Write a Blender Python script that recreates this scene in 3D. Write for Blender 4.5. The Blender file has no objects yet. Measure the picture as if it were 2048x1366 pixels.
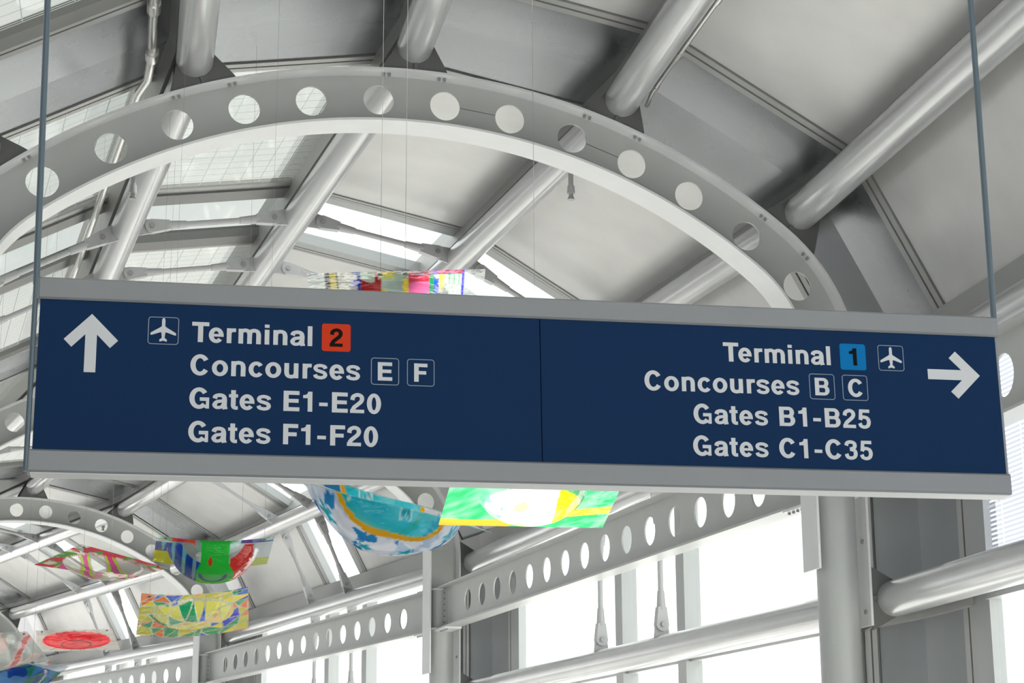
import bpy, bmesh, math, random
from mathutils import Vector, Matrix
import numpy as np

random.seed(7)
SC = bpy.context.scene
COL = SC.collection
PI = math.pi
EYE = 1.65                                   # camera height above the floor

# ------------------------------------------------------------------ camera
FPX, PITCH, ROLL = 3736.96, 0.249956, -0.0051115
_f = Vector((0, math.cos(PITCH), math.sin(PITCH)))
_r0 = Vector((1, 0, 0)); _u0 = _r0.cross(_f)
CR = math.cos(ROLL) * _r0 + math.sin(ROLL) * _u0
CU = -math.sin(ROLL) * _r0 + math.cos(ROLL) * _u0
cam = bpy.data.cameras.new('camera'); camo = bpy.data.objects.new('camera', cam); COL.objects.link(camo)
cam.sensor_width = 36.0; cam.lens = FPX / 2048 * 36.0; cam.clip_end = 500
camo.matrix_world = Matrix(((CR.x, CU.x, -_f.x, 0), (CR.y, CU.y, -_f.y, 0), (CR.z, CU.z, -_f.z, EYE), (0, 0, 0, 1)))
SC.camera = camo

# ------------------------------------------------------------------ world, sun, exposure
W = bpy.data.worlds.new('sky'); SC.world = W; W.use_nodes = True
nt = W.node_tree; nt.nodes.clear()
wo = nt.nodes.new('ShaderNodeOutputWorld'); bg = nt.nodes.new('ShaderNodeBackground')
tc = nt.nodes.new('ShaderNodeTexCoord'); nz = nt.nodes.new('ShaderNodeTexNoise'); cr = nt.nodes.new('ShaderNodeValToRGB')
nz.inputs['Scale'].default_value = 5.0; nz.inputs['Detail'].default_value = 5
cr.color_ramp.elements[0].position = 0.42; cr.color_ramp.elements[0].color = (0.84, 0.88, 0.88, 1)
cr.color_ramp.elements[1].position = 0.58; cr.color_ramp.elements[1].color = (1, 1, 1, 1)
nt.links.new(tc.outputs['Generated'], nz.inputs['Vector']); nt.links.new(nz.outputs['Fac'], cr.inputs['Fac'])
nt.links.new(cr.outputs['Color'], bg.inputs['Color']); nt.links.new(bg.outputs[0], wo.inputs[0])
bg.inputs['Strength'].default_value = 1.7
sl = bpy.data.lights.new('sun', 'SUN'); sl.energy = 12.0; sl.angle = 0.02; sl.color = (1.0, 0.97, 0.92)
slo = bpy.data.objects.new('sun', sl); COL.objects.link(slo)
SUN_FROM = Vector((0.80, 0.22, 1.00))        # the sun stands beyond the right window wall
slo.rotation_euler = SUN_FROM.to_track_quat('Z', 'Y').to_euler(); slo.location = (0, 0, 40)
VS = SC.view_settings
VS.view_transform = 'Standard'; VS.look = 'None'; VS.gamma = 1.0; VS.use_curve_mapping = False; VS.exposure = 0.1
cy = SC.cycles
cy.max_bounces = 8; cy.diffuse_bounces = 4; cy.glossy_bounces = 3; cy.transmission_bounces = 4
cy.transparent_max_bounces = 16; cy.caustics_reflective = False; cy.caustics_refractive = False
cy.sample_clamp_indirect = 6.0; cy.use_denoising = True

# ------------------------------------------------------------------ materials
def new_mat(name):
    m = bpy.data.materials.new(name); m.use_nodes = True
    return m, m.node_tree, m.node_tree.nodes['Principled BSDF']
def pmat(name, col, rough=0.5, metal=0.0, spec=0.5, var=0.0, scale=3.0, stretch=None, bump=0.0, rvar=0.0):
    m, t, b = new_mat(name)
    b.inputs['Base Color'].default_value = (*col, 1); b.inputs['Roughness'].default_value = rough
    b.inputs['Metallic'].default_value = metal; b.inputs['Specular IOR Level'].default_value = spec
    if var or rvar or bump:
        c = t.nodes.new('ShaderNodeTexCoord'); mp = t.nodes.new('ShaderNodeMapping'); n = t.nodes.new('ShaderNodeTexNoise')
        n.inputs['Scale'].default_value = scale; n.inputs['Detail'].default_value = 4
        if stretch: mp.inputs['Scale'].default_value = stretch
        t.links.new(c.outputs['Object'], mp.inputs[0]); t.links.new(mp.outputs[0], n.inputs['Vector'])
        if var:
            r = t.nodes.new('ShaderNodeValToRGB')
            r.color_ramp.elements[0].position = 0.3; r.color_ramp.elements[1].position = 0.7
            r.color_ramp.elements[0].color = (*[x * (1 - var) for x in col], 1); r.color_ramp.elements[1].color = (*[min(1, x * (1 + var)) for x in col], 1)
            t.links.new(n.outputs['Fac'], r.inputs[0]); t.links.new(r.outputs[0], b.inputs['Base Color'])
        if rvar:
            mr = t.nodes.new('ShaderNodeMapRange'); mr.inputs['To Min'].default_value = rough - rvar; mr.inputs['To Max'].default_value = rough + rvar
            t.links.new(n.outputs['Fac'], mr.inputs[0]); t.links.new(mr.outputs[0], b.inputs['Roughness'])
        if bump:
            bp = t.nodes.new('ShaderNodeBump'); bp.inputs['Strength'].default_value = bump; bp.inputs['Distance'].default_value = 0.02
            t.links.new(n.outputs['Fac'], bp.inputs['Height']); t.links.new(bp.outputs[0], b.inputs['Normal'])
    return m
M = {}
M['panel'] = pmat('roof_panel_metal', (0.64, 0.637, 0.63), 0.42, 0.5, var=0.06, scale=1.3, rvar=0.05)
M['panel_cool'] = pmat('band_panel_metal', (0.255, 0.265, 0.28), 0.27, 0.8, var=0.06, scale=1.1, rvar=0.05)
M['wallpanel'] = pmat('wall_panel_metal', (0.27, 0.285, 0.295), 0.5, 0.25, var=0.06, scale=1.1)
M['seam'] = pmat('seam_metal', (0.42, 0.42, 0.41), 0.45, 0.4)
M['gasket'] = pmat('black_gasket', (0.03, 0.03, 0.03), 0.7)
M['frame'] = pmat('frame_metal', (0.40, 0.41, 0.41), 0.4, 0.4)
M['roofframe'] = pmat('dark_frame_metal', (0.21, 0.21, 0.205), 0.42, 0.3)
M['backwall'] = pmat('added_wall_white', (0.78, 0.78, 0.77), 0.6)
M['rail'] = pmat('rail_metal', (0.38, 0.38, 0.37), 0.45, 0.4)
M['steel'] = pmat('grey_painted_steel', (0.50, 0.51, 0.50), 0.38, 0.1, var=0.03, scale=2)
M['flange'] = pmat('pale_lit_steel', (0.84, 0.84, 0.845), 0.4, 0.0, var=0.03, scale=2)  # paler than the web: light from below is put into the colour
M['tube'] = pmat('silver_painted_tube', (0.62, 0.62, 0.63), 0.24, 0.35, var=0.03, scale=1.5)
M['gusset'] = pmat('dark_shaded_steel', (0.17, 0.17, 0.165), 0.5, 0.2)  # darkened for the shade the gussets stand in; also joints and grommets
M['bolt'] = pmat('bolt_steel', (0.38, 0.38, 0.38), 0.4, 0.6)
M['rod'] = pmat('tie_rod_paint', (0.52, 0.52, 0.53), 0.4, 0.1)
M['chrome'] = pmat('bare_pipe_metal', (0.70, 0.69, 0.67), 0.22, 0.8)
M['floor'] = pmat('pale_terrazzo', (0.80, 0.785, 0.765), 0.35, 0.0, var=0.08, scale=4)
M['blue'] = pmat('sign_blue', (0.0100, 0.0405, 0.118), 0.5, 0.0, spec=0.08)
M['white'] = pmat('sign_white', (0.86, 0.87, 0.89), 0.5)
M['outline'] = pmat('sign_outline', (0.36, 0.44, 0.54), 0.5)
M['red'] = pmat('tile_red', (0.86, 0.062, 0.018), 0.5, spec=0.12)
M['cyan'] = pmat('tile_blue', (0.002, 0.23, 0.60), 0.5, spec=0.12)
M['black'] = pmat('sign_black', (0.008, 0.007, 0.007), 0.5, spec=0.1)
M['alu'] = pmat('sign_aluminium', (0.35, 0.36, 0.37), 0.42, 0.25, var=0.02, scale=5)
M['cable'] = pmat('hanger_rod', (0.17, 0.225, 0.265), 0.35, 0.3)
M['wire'] = pmat('thin_wire', (0.35, 0.35, 0.36), 0.4, 0.5)

def glass_mat(name, tint, frit=0.0, frit_col=(0.8, 0.86, 0.83), grid=None, gloss=0.06, line_col=(0.30, 0.38, 0.38), line_t=0):
    """pane: transparent tint + translucent frit laid out in fine stripes, with a coarse grid of lines (UV in metres)"""
    m = bpy.data.materials.new(name); m.use_nodes = True; t = m.node_tree; t.nodes.clear()
    N = t.nodes.new; L = t.links.new
    out = N('ShaderNodeOutputMaterial'); tr = N('ShaderNodeBsdfTransparent'); tr.inputs[0].default_value = (*tint, 1)
    gl = N('ShaderNodeBsdfGlossy'); gl.inputs['Roughness'].default_value = 0.05
    last = tr.outputs[0]
    if frit:
        uv = N('ShaderNodeUVMap'); sx = N('ShaderNodeSeparateXYZ'); L(uv.outputs[0], sx.inputs[0])
        tl = N('ShaderNodeBsdfTranslucent'); tl.inputs[0].default_value = (*frit_col, 1)
        df = N('ShaderNodeBsdfDiffuse'); df.inputs[0].default_value = (*frit_col, 1)
        mx = N('ShaderNodeMixShader'); mx.inputs[0].default_value = 0.0 if line_t else 0.3; L(tl.outputs[0], mx.inputs[1]); L(df.outputs[0], mx.inputs[2])
        def line(sock, period, width):
            a = N('ShaderNodeMath'); a.operation = 'DIVIDE'; L(sock, a.inputs[0]); a.inputs[1].default_value = period
            b = N('ShaderNodeMath'); b.operation = 'FRACT'; L(a.outputs[0], b.inputs[0])
            c = N('ShaderNodeMath'); c.operation = 'LESS_THAN'; L(b.outputs[0], c.inputs[0]); c.inputs[1].default_value = width
            return c.outputs[0]
        st = line(sx.outputs['Y'], 0.05, 0.5)
        f = N('ShaderNodeMath'); f.operation = 'MULTIPLY'; L(st, f.inputs[0]); f.inputs[1].default_value = frit
        m2 = N('ShaderNodeMixShader'); L(f.outputs[0], m2.inputs[0]); L(tr.outputs[0], m2.inputs[1]); L(mx.outputs[0], m2.inputs[2])
        last = m2.outputs[0]
        if grid:
            g = N('ShaderNodeMath'); g.operation = 'MAXIMUM'
            L(line(sx.outputs['X'], grid[0], 0.05), g.inputs[0]); L(line(sx.outputs['Y'], grid[1], 0.05), g.inputs[1])
            gd = N('ShaderNodeBsdfDiffuse'); gd.inputs[0].default_value = (*line_col, 1)
            gt = N('ShaderNodeBsdfTransparent' if line_t else 'ShaderNodeBsdfTranslucent'); gt.inputs[0].default_value = (*line_col, 1)
            gm = N('ShaderNodeMixShader'); gm.inputs[0].default_value = 0.8 if line_t else 0.55; L(gd.outputs[0], gm.inputs[1]); L(gt.outputs[0], gm.inputs[2])
            m3 = N('ShaderNodeMixShader'); L(g.outputs[0], m3.inputs[0]); L(last, m3.inputs[1]); L(gm.outputs[0], m3.inputs[2])
            last = m3.outputs[0]
    fin = N('ShaderNodeMixShader'); fin.inputs[0].default_value = gloss
    L(last, fin.inputs[1]); L(gl.outputs[0], fin.inputs[2]); L(fin.outputs[0], out.inputs[0])
    return m
M['clear'] = glass_mat('clear_glass', (0.90, 0.94, 0.93))
M['skyclear'] = glass_mat('clear_skylight_glass', (0.44, 0.46, 0.44), gloss=0.08)
M['frit'] = glass_mat('fritted_skylight_glass', (0.40, 0.41, 0.385), 0.55, frit_col=(0.34, 0.355, 0.33), grid=(0.285, 0.25), line_col=(0.20, 0.235, 0.225))
M['gridwin'] = glass_mat('grid_window_glass', (0.50, 0.53, 0.575), 0.3, frit_col=(0.50, 0.54, 0.66), grid=(0.55, 0.45), line_col=(0.95, 0.95, 0.97), line_t=1)

# ------------------------------------------------------------------ mesh helpers
class MB:
    def __init__(s): s.v = []; s.f = []; s.uv = {}
    def add(s, vs, fs):
        o = len(s.v); s.v += [tuple(x) for x in vs]; s.f += [tuple(i + o for i in f) for f in fs]
        return s
    def hexa(s, c):
        """8 corners: bottom 0-3 in order, top 4-7 above them"""
        return s.add(c, [(0, 3, 2, 1), (4, 5, 6, 7), (0, 1, 5, 4), (1, 2, 6, 5), (2, 3, 7, 6), (3, 0, 4, 7)])
    def tube(s, a, b, r, n=16, r2=None, dome=0.0, rings=4):
        a = Vector(a); b = Vector(b); d = (b - a).normalized()
        x = d.orthogonal().normalized(); y = d.cross(x); r2 = r if r2 is None else r2
        prof = []
        if dome:
            for k in range(rings + 1):
                q = k / rings * PI / 2; prof.append((a + d * dome * (1 - math.sin(q)), r * max(0.02, 1 - (1 - math.sin(q)) ** 2 * 1.0)))
            for k in range(rings, -1, -1):
                q = k / rings * PI / 2; prof.append((b - d * dome * (1 - math.sin(q)), r2 * max(0.02, 1 - (1 - math.sin(q)) ** 2 * 1.0)))
        else: prof = [(a, r), (b, r2)]
        vs = [c + (x * math.cos(2 * PI * i / n) + y * math.sin(2 * PI * i / n)) * rr for c, rr in prof for i in range(n)]
        fs = [(k * n + i, k * n + (i + 1) % n, (k + 1) * n + (i + 1) % n, (k + 1) * n + i) for k in range(len(prof) - 1) for i in range(n)]
        fs += [tuple(range(n - 1, -1, -1)), tuple((len(prof) - 1) * n + i for i in range(n))]
        return s.add(vs, fs)
    def path(s, pts, r, n=12):
        pts = [Vector(p) for p in pts]; rings = []
        for i, p in enumerate(pts):
            t = ((pts[min(i + 1, len(pts) - 1)]) - pts[max(i - 1, 0)]).normalized()
            x = t.cross(Vector((0.31, 0.2, 0.93))).normalized(); y = t.cross(x)
            rings.append([p + (x * math.cos(2 * PI * k / n) + y * math.sin(2 * PI * k / n)) * r for k in range(n)])
        vs = [q for R in rings for q in R]
        fs = [(k * n + i, k * n + (i + 1) % n, (k + 1) * n + (i + 1) % n, (k + 1) * n + i) for k in range(len(pts) - 1) for i in range(n)]
        fs += [tuple(range(n - 1, -1, -1)), tuple((len(pts) - 1) * n + i for i in range(n))]
        return s.add(vs, fs)
    def prism(s, poly, n):
        """planar polygon (3-D points) extruded by vector n"""
        k = len(poly); n = Vector(n)
        return s.add([Vector(p) for p in poly] + [Vector(p) + n for p in poly],
                     [tuple(range(k - 1, -1, -1)), tuple(range(k, 2 * k))] + [(i, (i + 1) % k, k + (i + 1) % k, k + i) for i in range(k)])
    def obj(s, name, mat, parent=None, smooth=False, bevel=0.0, loc=None):
        me = bpy.data.meshes.new(name); me.from_pydata(s.v, [], s.f); me.validate()
        bm = bmesh.new(); bm.from_mesh(me); bmesh.ops.recalc_face_normals(bm, faces=bm.faces)
        bm.to_mesh(me); bm.free()
        if smooth:
            for p in me.polygons: p.use_smooth = True
            me.set_sharp_from_angle(angle=math.radians(40))
        me.materials.append(M[mat] if isinstance(mat, str) else mat)
        o = bpy.data.objects.new(name, me); COL.objects.link(o)
        if parent is not None: child(o, parent)
        if bevel:
            b = o.modifiers.new('bevel', 'BEVEL'); b.width = bevel; b.segments = 2; b.limit_method = 'ANGLE'
        return o
def child(o, parent):
    o.parent = parent; o.matrix_parent_inverse = Matrix.Translation(-parent.location)
def thing(name, label, cat, loc, group=None):
    o = bpy.data.objects.new(name, None); COL.objects.link(o); o.location = loc; o.empty_display_size = 0.2
    o['label'] = label; o['category'] = cat
    if group: o['group'] = group
    return o
def tag(o, label, cat, group=None):
    o['label'] = label; o['category'] = cat
    if group: o['group'] = group
    return o
def structure(name, label=None, loc=(0, 0, 0)):
    o = bpy.data.objects.new(name, None); COL.objects.link(o); o.location = loc; o['kind'] = 'structure'
    if label: o['label'] = label; o['category'] = name.split('_')[0]
    return o
def project(p):
    d = Vector(p) - Vector((0, 0, EYE)); w = d.dot(_f)
    return (1024 + FPX * d.dot(CR) / w, 683 - FPX * d.dot(CU) / w, w)
def in_view(pts, m=160):
    q = [project(p) for p in pts]; q = [a for a in q if a[2] > 1]
    if not q: return False
    return max(a[0] for a in q) > -m and min(a[0] for a in q) < 2048 + m and max(a[1] for a in q) > -m and min(a[1] for a in q) < 1366 + m
def pix(x, y, d):
    """point seen at photo pixel (x, y) at depth d metres along the view axis"""
    return Vector((0, 0, EYE)) + (_f + CR * ((x - 1024) / FPX) - CU * ((y - 683) / FPX)) * d

# ------------------------------------------------------------------ the hall: a barrel vault on a curved plan
TH, R2 = 0.6705543, 1.8498295
R1 = R2 + (5 - R2) / math.sin(TH); ZC = -(R1 - R2) * math.cos(TH); S1 = R1 * TH; S2 = S1 + R2 * (PI / 2 - TH)
BAY, DEL, PSI1 = 15.596065, -0.1224553, -0.259267
C1 = Vector((-1.1326186, 20.0434923, 4.9985436 + EYE))
DP, RP, OFF = 2.31982, 0.6037, 1.06
SPRING = C1.z
def hdir(p): return Vector((math.sin(p), math.cos(p), 0))
def hright(p): return Vector((math.cos(p), -math.sin(p), 0))
ARCH = {}
c, psi = C1.copy(), PSI1
for k in range(1, 7):
    ARCH[k] = (c.copy(), psi); c = c + BAY * hdir(psi + DEL / 2); psi += DEL
c, psi = C1.copy(), PSI1
for k in range(0, -2, -1):
    c = c - BAY * hdir(psi - DEL / 2); psi -= DEL; ARCH[k] = (c.copy(), psi)
def prof(s, off=0.0):
    a = abs(s); sg = -1 if s < 0 else 1
    if a < S1: t = a / R1; x, z = (R1 + off) * math.sin(t), ZC + (R1 + off) * math.cos(t)
    elif a < S2: t = TH + (a - S1) / R2; x, z = (R1 - R2) * math.sin(TH) + (R2 + off) * math.sin(t), (R2 + off) * math.cos(t)
    else: x, z = 5 + off, -(a - S2)
    return sg * x, z
def AP(k, s, off=0.0, n=0.0):
    C, p = ARCH[k]; x, z = prof(s, off)
    return C + hright(p) * x + Vector((0, 0, z)) + hdir(p) * n
def AX(k, x, z, n=0.0):
    C, p = ARCH[k]; return C + hright(p) * x + Vector((0, 0, z)) + hdir(p) * n
PS = [-6.41, -2 * DP, -DP, 0, DP, 2 * DP, 6.41]
PSH = [-6.10] + PS[1:6] + [6.10]             # shell corners: the last one sits above the spring-line tube
MIDS = -0.15
class Line:
    """straight line of a bay b (arch b-1 -> arch b) at cross-section point; p(t) in metres from the near arch"""
    def __init__(s, A, B): s.A = A; s.B = B; s.L = (B - A).length; s.d = (B - A).normalized()
    def p(s, t): return s.A + s.d * t
def rail(b, s, off): return Line(AP(b - 1, s, off), AP(b, s, off))
def wall_line(b, x, z): return Line(AX(b - 1, x, z), AX(b, x, z))
class Facet:
    """flat roof facet between two purlin lines; q(a, t, h): a 0..1 across, t from the near arch (negative: from far arch), h inwards"""
    def __init__(s, b, i):
        s.l = rail(b, PSH[i], OFF); s.r = rail(b, PSH[i + 1], OFF)
        s.w = (s.r.A - s.l.A).length
        n = (s.r.A - s.l.A).cross(s.l.d).normalized()
        cen = (ARCH[b - 1][0] + ARCH[b][0]) / 2 - Vector((0, 0, 1))
        s.n = n if n.dot(cen - s.l.A) > 0 else -n
    def q(s, a, t, h=0.0):
        if isinstance(t, tuple): mm = MIDS if t[0] == 0.5 else 0; tl = s.l.L * t[0] + t[1] + mm; tr = s.r.L * t[0] + t[1] + mm
        else: tl = tr = t
        return s.l.p(tl).lerp(s.r.p(tr), a) + s.n * h
    def box(s, mb, a0, a1, t0, t1, h0, h1):
        return mb.hexa([s.q(a0, t0, h0), s.q(a1, t0, h0), s.q(a1, t1, h0), s.q(a0, t1, h0), s.q(a0, t0, h1), s.q(a1, t0, h1), s.q(a1, t1, h1), s.q(a0, t1, h1)])
BAYWORD = {1: 'before the large arch', 2: 'just behind the large arch', 3: 'behind the second arch', 4: 'behind the third arch'}
ARCHWORD = {1: 'nearest', 2: 'second', 3: 'third', 4: 'farthest'}
PURLWORD = ['left spring-line', 'second left', 'first left', 'crown', 'first right', 'second right', 'right spring-line']
BAYS = (0, 1, 2, 3, 4)

# ------------------------------------------------------------------ floor, roof shell, walls
ALL = (0, 1, 2, 3, 4, 5)
fl = MB().hexa([(-160, -120, -0.3), (160, -120, -0.3), (160, 200, -0.3), (-160, 200, -0.3), (-160, -120, 0), (160, -120, 0), (160, 200, 0), (-160, 200, 0)]).obj('floor', 'floor')
fl['kind'] = 'structure'
WIN = [0]
def window(mb_pts, mat, uvs, thick):
    """one pane: quad pts + outward vector; own object with metre UVs"""
    WIN[0] += 1
    n = (mb_pts[1] - mb_pts[0]).cross(mb_pts[3] - mb_pts[0]).normalized() * thick
    me = bpy.data.meshes.new('pane')
    me.from_pydata([tuple(p) for p in mb_pts] , [], [(0, 1, 2, 3)])
    uvl = me.uv_layers.new(name='UVMap')
    for i in range(4): uvl.data[i].uv = uvs[i]
    me.materials.append(M[mat])
    o = bpy.data.objects.new('window_%d' % WIN[0], me); COL.objects.link(o); o['kind'] = 'structure'
    return o

ceil = structure('ceiling', loc=(0, 20, SPRING))
def shell_box(F, name, mat, a0, a1, t0, t1, h0, h1, parent, bevel=0):
    mb = MB(); F.box(mb, a0, a1, t0, t1, h0, h1); return mb.obj(name, mat, parent)
for b in ALL:
    for i in range(6):
        F = Facet(b, i); left = i < 3
        for t0, t1 in ((0.0, 1.10), ((1, -1.10), (1, 0))):
            shell_box(F, 'roof_panel', 'panel_cool', 0, 1, t0, t1, -0.05, 0.0, ceil)
        for f in (0, 1):
            def T(x): return (f, x if f == 0 else -x)
            mb = MB(); F.box(mb, 0, 1, T(1.10), T(1.43), -0.06, -0.02); mb.obj('seam_gasket', 'gasket', ceil)
            for a, c_ in ((1.13, 1.24), (1.28, 1.39)):
                mb = MB(); F.box(mb, 0, 1, T(a), T(c_), -0.02, 0.02); mb.obj('seam_strip', 'seam', ceil)
            if left and f == 1:
                mb = MB(); F.box(mb, 0, 1, T(1.42), T(1.72), -0.08, 0.05); mb.obj('roof_frame', 'roofframe', ceil)
        for sg in (-1, 1):
            def T(x0, x1): return ((0.5, x0), (0.5, x1)) if sg > 0 else ((0.5, -x1), (0.5, -x0))
            if left:
                a, c_ = T(0.95, 1.40); mb = MB(); F.box(mb, 0, 1, a, c_, -0.14, 0.03); mb.obj('roof_frame', 'roofframe', ceil)
                a, c_ = T(1.40, 1.60); mb = MB(); F.box(mb, 0, 1, a, c_, -0.06, 0.0); mb.obj('seam_strip', 'seam', ceil)
            else:
                a, c_ = T(1.00, 1.25); mb = MB(); F.box(mb, 0, 1, a, c_, -0.16, 0.01); mb.obj('roof_frame', 'frame', ceil)
                a, c_ = T(1.25, 1.46); mb = MB(); F.box(mb, 0, 1, a, c_, -0.06, -0.02); mb.obj('seam_gasket', 'gasket', ceil)
                a, c_ = T(1.27, 1.345); mb = MB(); F.box(mb, 0, 1, a, c_, -0.02, 0.015); mb.obj('seam_strip', 'seam', ceil)
                a, c_ = T(1.365, 1.44); mb = MB(); F.box(mb, 0, 1, a, c_, -0.02, 0.015); mb.obj('seam_strip', 'seam', ceil)
        if left:
            for t0, t1 in ((1.41, (0.5, -1.60)), ((0.5, 1.60), (1, -1.70))):
                P = [F.q(0, t0, -0.03), F.q(1, t0, -0.03), F.q(1, t1, -0.03), F.q(0, t1, -0.03)]
                w, l = (P[1] - P[0]).length, (P[3] - P[0]).length
                window(P, 'frit', [(0, 0), (w, 0), (w, l), (0, l)], 0.02)
        else:
            for t0, t1 in ((1.41, (0.5, -1.45)), ((0.5, 1.45), (1, -1.41))):
                shell_box(F, 'roof_panel', 'panel', 0, 1, t0, t1, -0.05, 0.0, ceil)
        e = 0.97 if left else 1.02
        P = [F.q(0, (0.5, -e), -0.10), F.q(1, (0.5, -e), -0.10), F.q(1, (0.5, e), -0.10), F.q(0, (0.5, e), -0.10)]
        w, l = (P[1] - P[0]).length, (P[3] - P[0]).length
        window(P, 'clear' if not left else 'skyclear', [(0, 0), (w, 0), (w, l), (0, l)], 0.02)
    # edge rails over each purlin line
    for j in range(7):
        s = PSH[j]; ds = 0.13
        A = [AP(b - 1, s - ds, RP + 0.22), AP(b - 1, s + ds, RP + 0.22), AP(b - 1, s + ds * 1.1, OFF + 0.32), AP(b - 1, s - ds * 1.1, OFF + 0.32)]
        B = [AP(b, s - ds, RP + 0.22), AP(b, s + ds, RP + 0.22), AP(b, s + ds * 1.1, OFF + 0.32), AP(b, s - ds * 1.1, OFF + 0.32)]
        mb = MB(); mb.hexa(A + B); mb.obj('edge_rail', 'rail', ceil)

def side_wall(name, sg):
    """glazed side wall; sg +1 right, -1 left"""
    wl = structure(name, loc=tuple(AX(1, sg * 6.06, -SPRING)))
    X = 5 + OFF; ztop = prof(PSH[6])[1]; zbot = -SPRING
    for b in ALL:
        def q(t, z, d):
            l = wall_line(b, sg * (X + d), z)
            return l.p(l.L * t[0] + t[1] + (-0.28 if t[0] == 0.5 else 0))
        def box(nm, mat, t0, t1, z0, z1, d0, d1, bev=0):
            mb = MB(); mb.hexa([q(t0, z0, d0), q(t1, z0, d0), q(t1, z0, d1), q(t0, z0, d1), q(t0, z1, d0), q(t1, z1, d0), q(t1, z1, d1), q(t0, z1, d1)])
            return mb.obj(nm, mat, wl)
        rows = [(zbot, -4.8), (-4.5, -2.78), (-2.46, ztop - 0.14)]
        for f in (0, 1):
            def T(x): return (f, x if f == 0 else -x)
            for z0, z1 in ((zbot, -2.78), (-2.78, ztop)):
                box('wall_panel', 'wallpanel', T(0), T(1.05), z0 + 0.01, z1 - 0.01, 0, 0.08)
            box('seam_gasket', 'gasket', T(1.05), T(1.42), zbot, ztop, 0.03, 0.09)
            for a, c_ in ((1.08, 1.20), (1.24, 1.38)): box('seam_strip', 'seam', T(a), T(c_), zbot, ztop, -0.02, 0.05)
            box('mullion', 'frame', T(1.42), T(1.80), zbot, ztop, -0.05, 0.10)
        for s_ in (-1, 1): box('mullion', 'frame', (0.5, s_ * 1.25 - 0.15), (0.5, s_ * 1.25 + 0.15), zbot, ztop, -0.16, 0.10)
        for z0, z1 in ((-2.78, -2.46), (-4.8, -4.5), (ztop - 0.14, ztop)):
            for t0, t1 in (((0, 1.80), (0.5, -1.40)), ((0.5, -1.10), (0.5, 1.10)), ((0.5, 1.40), (1, -1.80))):
                box('transom', 'frame', t0, t1, z0, z1, -0.10, 0.09)
        for t0, t1 in (((0, 0), (0, 1.42)), ((1, -1.42), (1, 0))):
            box('panel_ledge', 'seam', t0, t1, -2.80, -2.70, -0.10, 0.0)
        for (t0, t1) in (((0, 1.80), (0.5, -1.40)), ((0.5, -1.10), (0.5, 1.10)), ((0.5, 1.40), (1, -1.80))):
            for z0, z1 in rows:
                if sg < 0 and (b == 0 or z1 < -2):  # unseen left openings, closed off to darken the arch web and roof bands
                    box('wall_panel', 'seam', t0, t1, z0, z1, 0.02, 0.06); continue
                P = [q(t0, z0, 0.03), q(t1, z0, 0.03), q(t1, z1, 0.03), q(t0, z1, 0.03)]
                w = (P[1] - P[0]).length
                mat = 'clear'
                if sg < 0 or b == 0 or (b == 1 and z1 > -2): mat = 'gridwin'
                window(P, mat, [(0, z0), (w, z0), (w, z1), (0, z1)], 0.02)
    return wl
side_wall('wall_right', 1)
side_wall('wall_left', -1)
bw = MB(); k_ = -1; n_ = hdir(ARCH[k_][1])
bwo = structure('wall_back_added', loc=tuple(AX(k_, 0, -SPRING)))  # unseen end wall behind the camera, added and glazed to light the sign
pl = [AX(k_, -6.2, 0.0), AX(k_, 6.2, 0.0)] + [AP(k_, s, OFF + 0.02) for s in reversed(PSH)]
MB().prism(pl, -n_ * 0.15).obj('gable_panel', 'backwall', bwo)
MB().prism([AX(k_, -6.2, -SPRING), AX(k_, 6.2, -SPRING), AX(k_, 6.2, -SPRING + 0.4), AX(k_, -6.2, -SPRING + 0.4)], -n_ * 0.15).obj('sill_panel', 'backwall', bwo)
for m in range(5):
    x = -6.1 + 3.05 * m
    MB().prism([AX(k_, x - 0.1, -SPRING + 0.4), AX(k_, x + 0.1, -SPRING + 0.4), AX(k_, x + 0.1, 0), AX(k_, x - 0.1, 0)], -n_ * 0.2).obj('mullion', 'frame', bwo)
    if m < 4: window([AX(k_, x + 0.1, -SPRING + 0.4, -0.1), AX(k_, x + 2.95, -SPRING + 0.4, -0.1), AX(k_, x + 2.95, 0, -0.1), AX(k_, x + 0.1, 0, -0.1)], 'clear', [(0, 0), (1, 0), (1, 1), (0, 1)], 0.02)

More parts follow.
